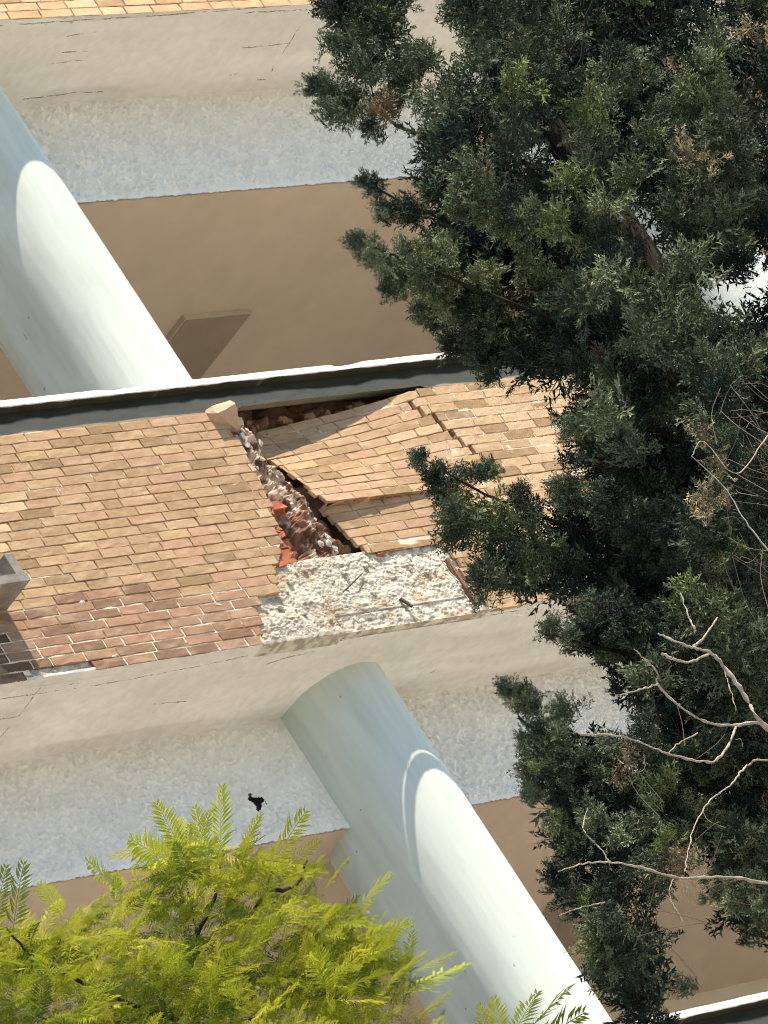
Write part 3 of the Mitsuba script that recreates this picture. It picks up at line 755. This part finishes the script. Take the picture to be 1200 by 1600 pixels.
def cypress():
    r = np.random.default_rng(21)
    t = 'cypress_tree'
    labels[t] = {'label': 'dark dense cypress tree covering the right half, with pale dead branches', 'category': 'tree'}
    clumps = []                                           # centre, radius, number of sprays, colour class
    x0, y0, x1, y1 = MAIN.bounds
    def inside(px, py, m):
        return shapely.contains_xy(MAIN, px, py) and not any((px - a) ** 2 + (py - b) ** 2 < (c + m) ** 2 for a, b, c in HOLES)
    n = 0
    while n < 620:                                        # the inner twigs round the trunk, crown shade put into their dark tone
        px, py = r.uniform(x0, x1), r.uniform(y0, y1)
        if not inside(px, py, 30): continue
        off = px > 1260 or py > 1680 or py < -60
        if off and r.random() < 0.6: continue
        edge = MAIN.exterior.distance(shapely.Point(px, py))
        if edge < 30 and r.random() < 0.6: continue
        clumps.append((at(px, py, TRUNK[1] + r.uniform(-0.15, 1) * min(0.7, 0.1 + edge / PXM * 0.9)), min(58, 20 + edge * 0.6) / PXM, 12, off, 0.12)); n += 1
    n = 0
    while n < 104:                                         # plumes: bough ends, each a tuft of tufts with a gap round it
        px, py = r.uniform(x0, x1), r.uniform(y0, y1)
        if not inside(px, py, 34): continue
        off = px > 1260 or py > 1680 or py < -60
        if off and r.random() < 0.6: continue
        edge = MAIN.exterior.distance(shapely.Point(px, py))
        half = min(0.95, 0.14 + edge / PXM * 1.0)
        Y = TRUNK[1] - half * r.uniform(0.1, 1.0) if r.random() < 0.72 else TRUNK[1] + half * r.uniform(0, 1)
        c = at(px, py, Y)
        R_ = min(0.17, (28 + edge * 0.8) / PXM) * r.uniform(0.75, 1.15)
        out = np.array([c[0] - TRUNK[0], c[1] - TRUNK[1], 0]); out /= np.linalg.norm(out) + 0.1
        ax = out * 0.8 + np.array([0, 0, 0.75]) + r.normal(size=3) * 0.25; ax /= np.linalg.norm(ax)
        tone = r.random()
        for q in range(10 if off else 15):
            t_ = r.uniform(-1, 1); d = r.normal(size=3); d /= np.linalg.norm(d)
            cc = c + ax * R_ * 1.1 * t_ + d * R_ * 0.62 * (1.05 - 0.45 * t_) * r.random() ** 0.4
            q_ = px_of(cc)[0]
            if any((q_[0] - a) ** 2 + (q_[1] - b) ** 2 < (c_ + 14) ** 2 for a, b, c_ in HOLES): continue
            clumps.append((cc, R_ * r.uniform(0.30, 0.42), 9 if off else 16, off, tone))
        n += 1
    for bi, br in enumerate(BRANCHES):
        for (px, py, rad) in br:
            for q in range(3):
                Y = TRUNK[1] + r.normal() * 0.06 - 0.15 * (bi % 3 - 1)
                clumps.append((at(px + r.normal() * rad * 0.28, py + r.normal() * rad * 0.28, Y), rad * 0.72 / PXM, 22, False, 0.35))
    for q in range(230):                                   # foliage on the near side of the trunk
        w = r.uniform(0, 1)
        px, py = 740 + 560 * w + r.normal() * 60, 0 + 880 * w + r.normal() * 45
        if not shapely.contains_xy(MAIN, px, py) or (930 < px < 1020 and 330 < py < 420) or any((px - a) ** 2 + (py - b) ** 2 < (c + 36) ** 2 for a, b, c in HOLES): continue
        clumps.append((at(px, py, TRUNK[1] - r.uniform(0.12, 0.7)), 36 / PXM, 15, False, r.uniform(0.1, 0.6)))
    P, D, S, C = [], [], [], []
    for (c, rad, k, off, tone) in clumps:
        out = np.array([c[0] - TRUNK[0], c[1] - TRUNK[1], 0]); out /= np.linalg.norm(out) + 0.15
        axis = out * 0.65 + np.array([0, 0, 0.55]) + r.normal(size=3) * 0.25
        axis /= np.linalg.norm(axis)
        base = c - axis * rad * 0.45
        dirs = axis[None] * 0.75 + r.normal(size=(k, 3)) * 0.62
        dirs /= np.linalg.norm(dirs, axis=1, keepdims=True)
        P.append(base + axis * rad * r.uniform(0, 0.5, (k, 1)) + r.normal(size=(k, 3)) * rad * 0.26)
        D.append(dirs); S.append(rad * r.uniform(0.75, 1.25, k))
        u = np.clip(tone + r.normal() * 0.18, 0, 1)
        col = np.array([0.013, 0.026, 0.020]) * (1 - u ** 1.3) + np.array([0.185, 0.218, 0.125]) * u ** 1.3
        if r.random() < 0.015: col = np.array([0.20, 0.16, 0.105])
        elif r.random() < 0.05: col = np.array([0.12, 0.15, 0.06])
        C.append(shade_of(col, k, 0.16, r))
    # sparse dry sprays where the photograph shows brown tufts
    for (px, py, rad) in ((1072, 240, 20), (1098, 268, 20), (1110, 805, 22), (1100, 790, 20), (1132, 740, 16), (1190, 55, 26), (1100, 690, 16)):
        k = 9
        c = at(px, py, TRUNK[1] - 0.95)
        P.append(c + r.normal(size=(k, 3)) * rad / PXM * 0.5)
        d = r.normal(size=(k, 3)) * 0.6 + np.array([-0.1, -0.4, 0.5]); D.append(d / np.linalg.norm(d, axis=1, keepdims=True))
        S.append(rad / PXM * r.uniform(1, 1.7, k)); C.append(shade_of((0.19, 0.165, 0.10), k, 0.35, r))
    P, D, S, C = np.vstack(P), np.vstack(D), np.concatenate(S), np.vstack(C)
    which = r.integers(0, len(SPRAYS), len(P))
    vs, fs, cs = [], [], []
    for w, (tv, tf) in enumerate(SPRAYS):
        m = which == w
        v, f = scatter(tv, tf, P[m], D[m], r.uniform(0, 2 * np.pi, m.sum()), S[m])
        tip = 0.55 + 0.95 * np.clip(tv[:, 0], 0, 1) ** 1.3  # sunlit tips and shaded bases put into the spray colour
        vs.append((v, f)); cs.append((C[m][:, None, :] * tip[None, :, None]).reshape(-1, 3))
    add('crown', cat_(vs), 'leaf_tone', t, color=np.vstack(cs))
    zt = np.linspace(-12, TRUNK[2] + 1.75, 40)
    w = r.normal(size=(40, 2)) * 0.012
    add('trunk', tube(np.stack([TRUNK[0] + w[:, 0], TRUNK[1] + w[:, 1], zt], 1), np.interp(zt, [-12, TRUNK[2], TRUNK[2] + 1.75], [0.17, 0.055, 0.012]), 12), 'bark', t, smooth=True)
    for bi, br in enumerate(BRANCHES):
        tip = at(*br[0][:2], TRUNK[1] - 0.15 * (bi % 3 - 1)); mid = at(*br[len(br) // 2][:2], TRUNK[1] - 0.15 * (bi % 3 - 1))
        root = np.array([TRUNK[0], TRUNK[1], mid[2] - 0.45])
        ln = smooth_line([root, (root + mid) / 2 - [0, 0, 0.02], mid, tip], 6, 0.004, bi)
        add('limb', tube(ln, np.linspace(0.011, 0.0025, len(ln)), 7), 'bark', t, smooth=True)
    for k in range(30):
        z = r.uniform(TRUNK[2] - 2.6, TRUNK[2] + 2.2); a = r.uniform(0, 2 * np.pi); L = r.uniform(0.3, 0.5)
        root = np.array([TRUNK[0], TRUNK[1], z]); tip = root + np.array([math.cos(a) * L, math.sin(a) * L, L * 0.7])
        if not shapely.contains_xy(MAIN.buffer(-40), *px_of(tip)[0]): continue
        ln = smooth_line([root, root * 0.5 + tip * 0.5 - [0, 0, 0.05], tip], 6, 0.006, 60 + k)
        add('limb', tube(ln, np.linspace(0.010, 0.0025, len(ln)), 6), 'bark', t, smooth=True)
    # pale dead branches reaching out of the crown on the near side
    dead = [
        ([(1470, 1320), (1330, 1220), (1200, 1138), (1165, 1090), (1130, 1040), (1110, 1020), (1085, 1012), (1055, 1002), (1028, 990)], 0.015, 0.005),
        ([(1083, 1011), (1100, 995), (1121, 965)], 0.008, 0.004), ([(1086, 986), (1076, 962), (1063, 926)], 0.007, 0.003),
        ([(1108, 1022), (1075, 1034), (1052, 1030), (1034, 1021)], 0.006, 0.008), ([(1130, 1042), (1140, 1075), (1150, 1110)], 0.004, 0.002),
        ([(1470, 1330), (1330, 1200), (1200, 1134), (1150, 1133), (1110, 1130), (1070, 1110), (1030, 1072), (1026, 1050), (1008, 1030), (990, 1014)], 0.010, 0.003),
        ([(1028, 1069), (1000, 1078), (968, 1086)], 0.006, 0.003),
        ([(1150, 1136), (1140, 1160), (1120, 1188), (1100, 1190), (1050, 1180), (1000, 1160), (960, 1149), (905, 1147)], 0.008, 0.004),
        ([(1470, 1300), (1330, 1210), (1200, 1188), (1172, 1194), (1156, 1208), (1140, 1228), (1110, 1250), (1086, 1290), (1075, 1330), (1070, 1362)], 0.007, 0.002),
        ([(1560, 1480), (1360, 1400), (1200, 1380), (1130, 1370), (1062, 1372), (1000, 1355), (950, 1347), (910, 1350), (872, 1362)], 0.011, 0.003),
        ([(952, 1347), (935, 1322), (912, 1298), (918, 1262)], 0.005, 0.002), ([(1052, 1374), (1046, 1400), (1068, 1440)], 0.003, 0.0015), ([(945, 1410), (905, 1418), (874, 1431)], 0.0035, 0.002),
        ([(1200, 680), (1150, 740), (1100, 690), (1082, 712)], 0.004, 0.002), ([(1200, 860), (1165, 815), (1130, 760), (1080, 712)], 0.005, 0.002), ([(1090, 1145), (1060, 1162), (1042, 1180)], 0.004, 0.002),
    ]
    for k, (pts, ra, rb_) in enumerate(dead):
        Y0 = TRUNK[1] - 1.05
        w = [at(x, y, Y0 + (0.9 if x > 1400 else 0.45 if x > 1300 else 0) - 0.1 * math.sin(k * 2.1 + i * 0.3) * (k in (0, 5, 8, 9))) for i, (x, y) in enumerate(pts)]
        ln = smooth_line(w, 7, 0.0011, 400 + k)
        add('dead_branch', tube(ln, np.linspace(ra, rb_, len(ln)) * 0.50 * (1 + 0.18 * r.normal(size=len(ln))), 7), 'dead_bark', t, smooth=True)
    tw = []
    for k in range(60):
        px, py = r.uniform(1125, 1230), r.uniform(590, 880)
        a = at(px, py, TRUNK[1] - 0.85 - 0.2 * r.random()); d = np.array([0.25, -0.2, -1.0]) + r.normal(size=3) * 0.55
        L = r.uniform(0.06, 0.22)
        tw.append(tube(smooth_line([a, a + d * L * 0.5 + r.normal(size=3) * 0.012, a + d * L], 4), [0.0009] * 9, 3))
    for k in range(20):
        px, py = r.uniform(960, 1190), r.uniform(1150, 1480)
        a = at(px, py, TRUNK[1] - 0.75 - 0.2 * r.random()); d = np.array([0.1, -0.3, -0.6]) + r.normal(size=3) * 0.8
        L = r.uniform(0.05, 0.16)
        tw.append(tube(smooth_line([a, a + d * L * 0.5 + r.normal(size=3) * 0.012, a + d * L], 4), [0.0009] * 9, 3))
    add('dead_twigs', cat_(tw), 'brown_twig', t, kind='stuff')


cypress()


def frond(seed, droop=0.22, n=15):
    """A feathery leaf of unit length: a bent stem with paired narrow leaflets, along +x."""
    r = np.random.default_rng(seed)
    v, f = [], []
    c = lambda x: np.array([x, 0.0, -droop * x * x])

    def blade(p, d, L, w, up):
        d = d / np.linalg.norm(d); s = np.cross(up, d); s /= np.linalg.norm(s); nn = np.cross(d, s)
        k = len(v)
        v.extend([p, p + d * L * 0.45 + s * w + nn * w * 0.5, p + d * L - nn * L * 0.10, p + d * L * 0.45 - s * w + nn * w * 0.5, p + d * L * 0.45])
        f.extend([[k, k + 1, k + 4], [k + 1, k + 2, k + 4], [k + 4, k + 2, k + 3], [k, k + 4, k + 3]])
    for a, b in zip(np.linspace(0, 1, 5)[:-1], np.linspace(0, 1, 5)[1:]):
        k = len(v); p, q = c(a), c(b)
        v.extend([p + [0, 0.008, 0], q + [0, 0.006, 0], q - [0, 0.006, 0], p - [0, 0.008, 0]]); f.extend([[k, k + 1, k + 2], [k, k + 2, k + 3]])
    for i, x in enumerate(np.linspace(0.14, 0.97, n)):
        L = 0.29 * math.sin(math.pi * (0.16 + 0.78 * x)) ** 0.7 * r.uniform(0.88, 1.1)
        for sg in (1, -1):
            a = 1.0 - 0.35 * x + r.normal() * 0.08
            blade(c(x), np.array([math.cos(a), sg * math.sin(a), -0.10 + r.normal() * 0.12]), L, 0.021, np.array([0, 0, 1.0]))
    return np.array(v), np.array(f)


FRONDS = [frond(s, d) for s, d in ((0, 0.1), (1, 0.25), (2, 0.4), (3, 0.2))]


def feathery():
    r = np.random.default_rng(5)
    t = 'feathery_tree'
    labels[t] = {'label': 'bright yellow-green tree top with feathery leaves at the bottom left', 'category': 'tree'}
    Y = -6.2
    poly = shapely.Polygon([(-80, 1450), (0, 1440), (60, 1450), (130, 1395), (200, 1365), (240, 1325), (290, 1315), (340, 1300), (375, 1320), (450, 1330), (510, 1370), (575, 1420), (590, 1470), (630, 1510), (670, 1600),
                            (640, 1760), (-80, 1760)])
    pxm = np.linalg.norm(px_of(at(300, 1450, Y) + [0, 0, 1.0]) - px_of(at(300, 1450, Y))) / 0.92
    tips = []
    x0, y0, x1, y1 = poly.bounds
    while len(tips) < 560:
        px, py = r.uniform(x0, x1), r.uniform(y0, y1)
        if not shapely.contains_xy(poly, px, py): continue
        if any((px - a) ** 2 + (py - b) ** 2 < c * c for a, b, c in ((308, 1425, 30), (465, 1385, 24), (390, 1515, 12))): continue
        e = poly.exterior.distance(shapely.Point(px, py))
        tips.append((at(px, py, Y + r.uniform(-1, 1) * min(0.75, 0.12 + e / pxm * 0.8)), e))
    P, D, S, C = [], [], [], []
    for c, e in tips:
        k = int(r.integers(6, 10))
        a = r.uniform(0, 2 * np.pi) + np.arange(k) * 2.4
        el = r.uniform(-0.6, 0.75, k)
        d = np.stack([np.cos(a) * np.cos(el), np.sin(a) * np.cos(el), np.sin(el)], 1)
        P.append(np.repeat(c[None], k, 0) - [0, 0, 0.03] + r.normal(size=(k, 3)) * 0.012); D.append(d); S.append(r.uniform(0.04, 0.085, k) * (1.0 + 0.8 * (r.random() < 0.3)))
        u = r.random()
        col = np.array([0.21, 0.26, 0.02]) * (1 - u) + np.array([0.46, 0.47, 0.06]) * u
        if r.random() < 0.2: col = np.array([0.12, 0.165, 0.035])
        C.append(shade_of(col, k, 0.12, r))
    # single fronds that stand out of the crown: base and tip in photograph pixels
    for (bx, by, tx, ty, col) in ((345, 1345, 340, 1228, 0), (330, 1350, 300, 1262, 0), (290, 1340, 245, 1252, 0), (20, 1460, 30, 1350, 1), (-10, 1450, 5, 1355, 1), (420, 1360, 470, 1268, 0), (500, 1400, 540, 1335, 0),
                                  (290, 1360, 195, 1310, 0), (370, 1340, 400, 1275, 0), (200, 1400, 128, 1350, 0), (620, 1560, 722, 1496, 0), (560, 1420, 605, 1362, 0), (560, 1470, 640, 1440, 0), (600, 1540, 660, 1482, 0),
                                  (800, 1640, 880, 1535, 1), (810, 1650, 905, 1580, 1), (790, 1640, 835, 1545, 1), (770, 1640, 745, 1570, 0), (790, 1650, 770, 1560, 0), (830, 1660, 920, 1600, 0), (100, 1430, 60, 1375, 0)):
        a, b = at(bx, by, Y - 0.1), at(tx, ty, Y - 0.18)
        L = np.linalg.norm(b - a)
        P.append(a[None]); D.append((b - a)[None] / L); S.append(np.array([L])); C.append(shade_of((0.36, 0.42, 0.04) if col == 0 else (0.17, 0.21, 0.05), 1, 0.1, r))
    P, D, S, C = np.vstack(P), np.vstack(D), np.concatenate(S), np.vstack(C)
    which = r.integers(0, len(FRONDS), len(P)); which[-21:] = 0
    vs, cs = [], []
    for w, (tv, tf) in enumerate(FRONDS):
        m = which == w
        v, f = scatter(tv, tf, P[m], D[m], r.normal(size=m.sum()) * 0.6, S[m])
        vs.append((v, f)); cs.append(np.repeat(C[m], len(tv), 0))
    add('crown', cat_(vs), 'frond_tone', t, color=np.vstack(cs))
    base = at(300, 1900, Y + 0.1)
    add('trunk', tube(smooth_line([[base[0], base[1], -12], [base[0] + 0.1, base[1], -8], base], 8), np.linspace(0.14, 0.03, 17), 10), 'bark', t, smooth=True)
    for k, pts in enumerate(([(305, 1700), (310, 1500), (300, 1420), (290, 1370)], [(310, 1560), (360, 1480), (410, 1400), (425, 1360)], [(290, 1600), (180, 1560), (60, 1500), (10, 1450)], [(310, 1640), (450, 1560), (540, 1480)],
                             [(308, 1460), (335, 1400), (345, 1340)], [(420, 1390), (460, 1385), (480, 1345)], [(300, 1620), (90, 1600), (40, 1560)], [(400, 1660), (600, 1640), (790, 1650)])):
        w = [base] * (k in (0, 6, 7)) + [at(x, y, Y + 0.06 - 0.08 * (k % 3 - 1)) for x, y in pts]
        ln = smooth_line(w, 6, 0.0015, 800 + k)
        add('limb', tube(ln, np.linspace(0.007, 0.0025, len(ln)), 6), 'bark', t, smooth=True)


feathery()
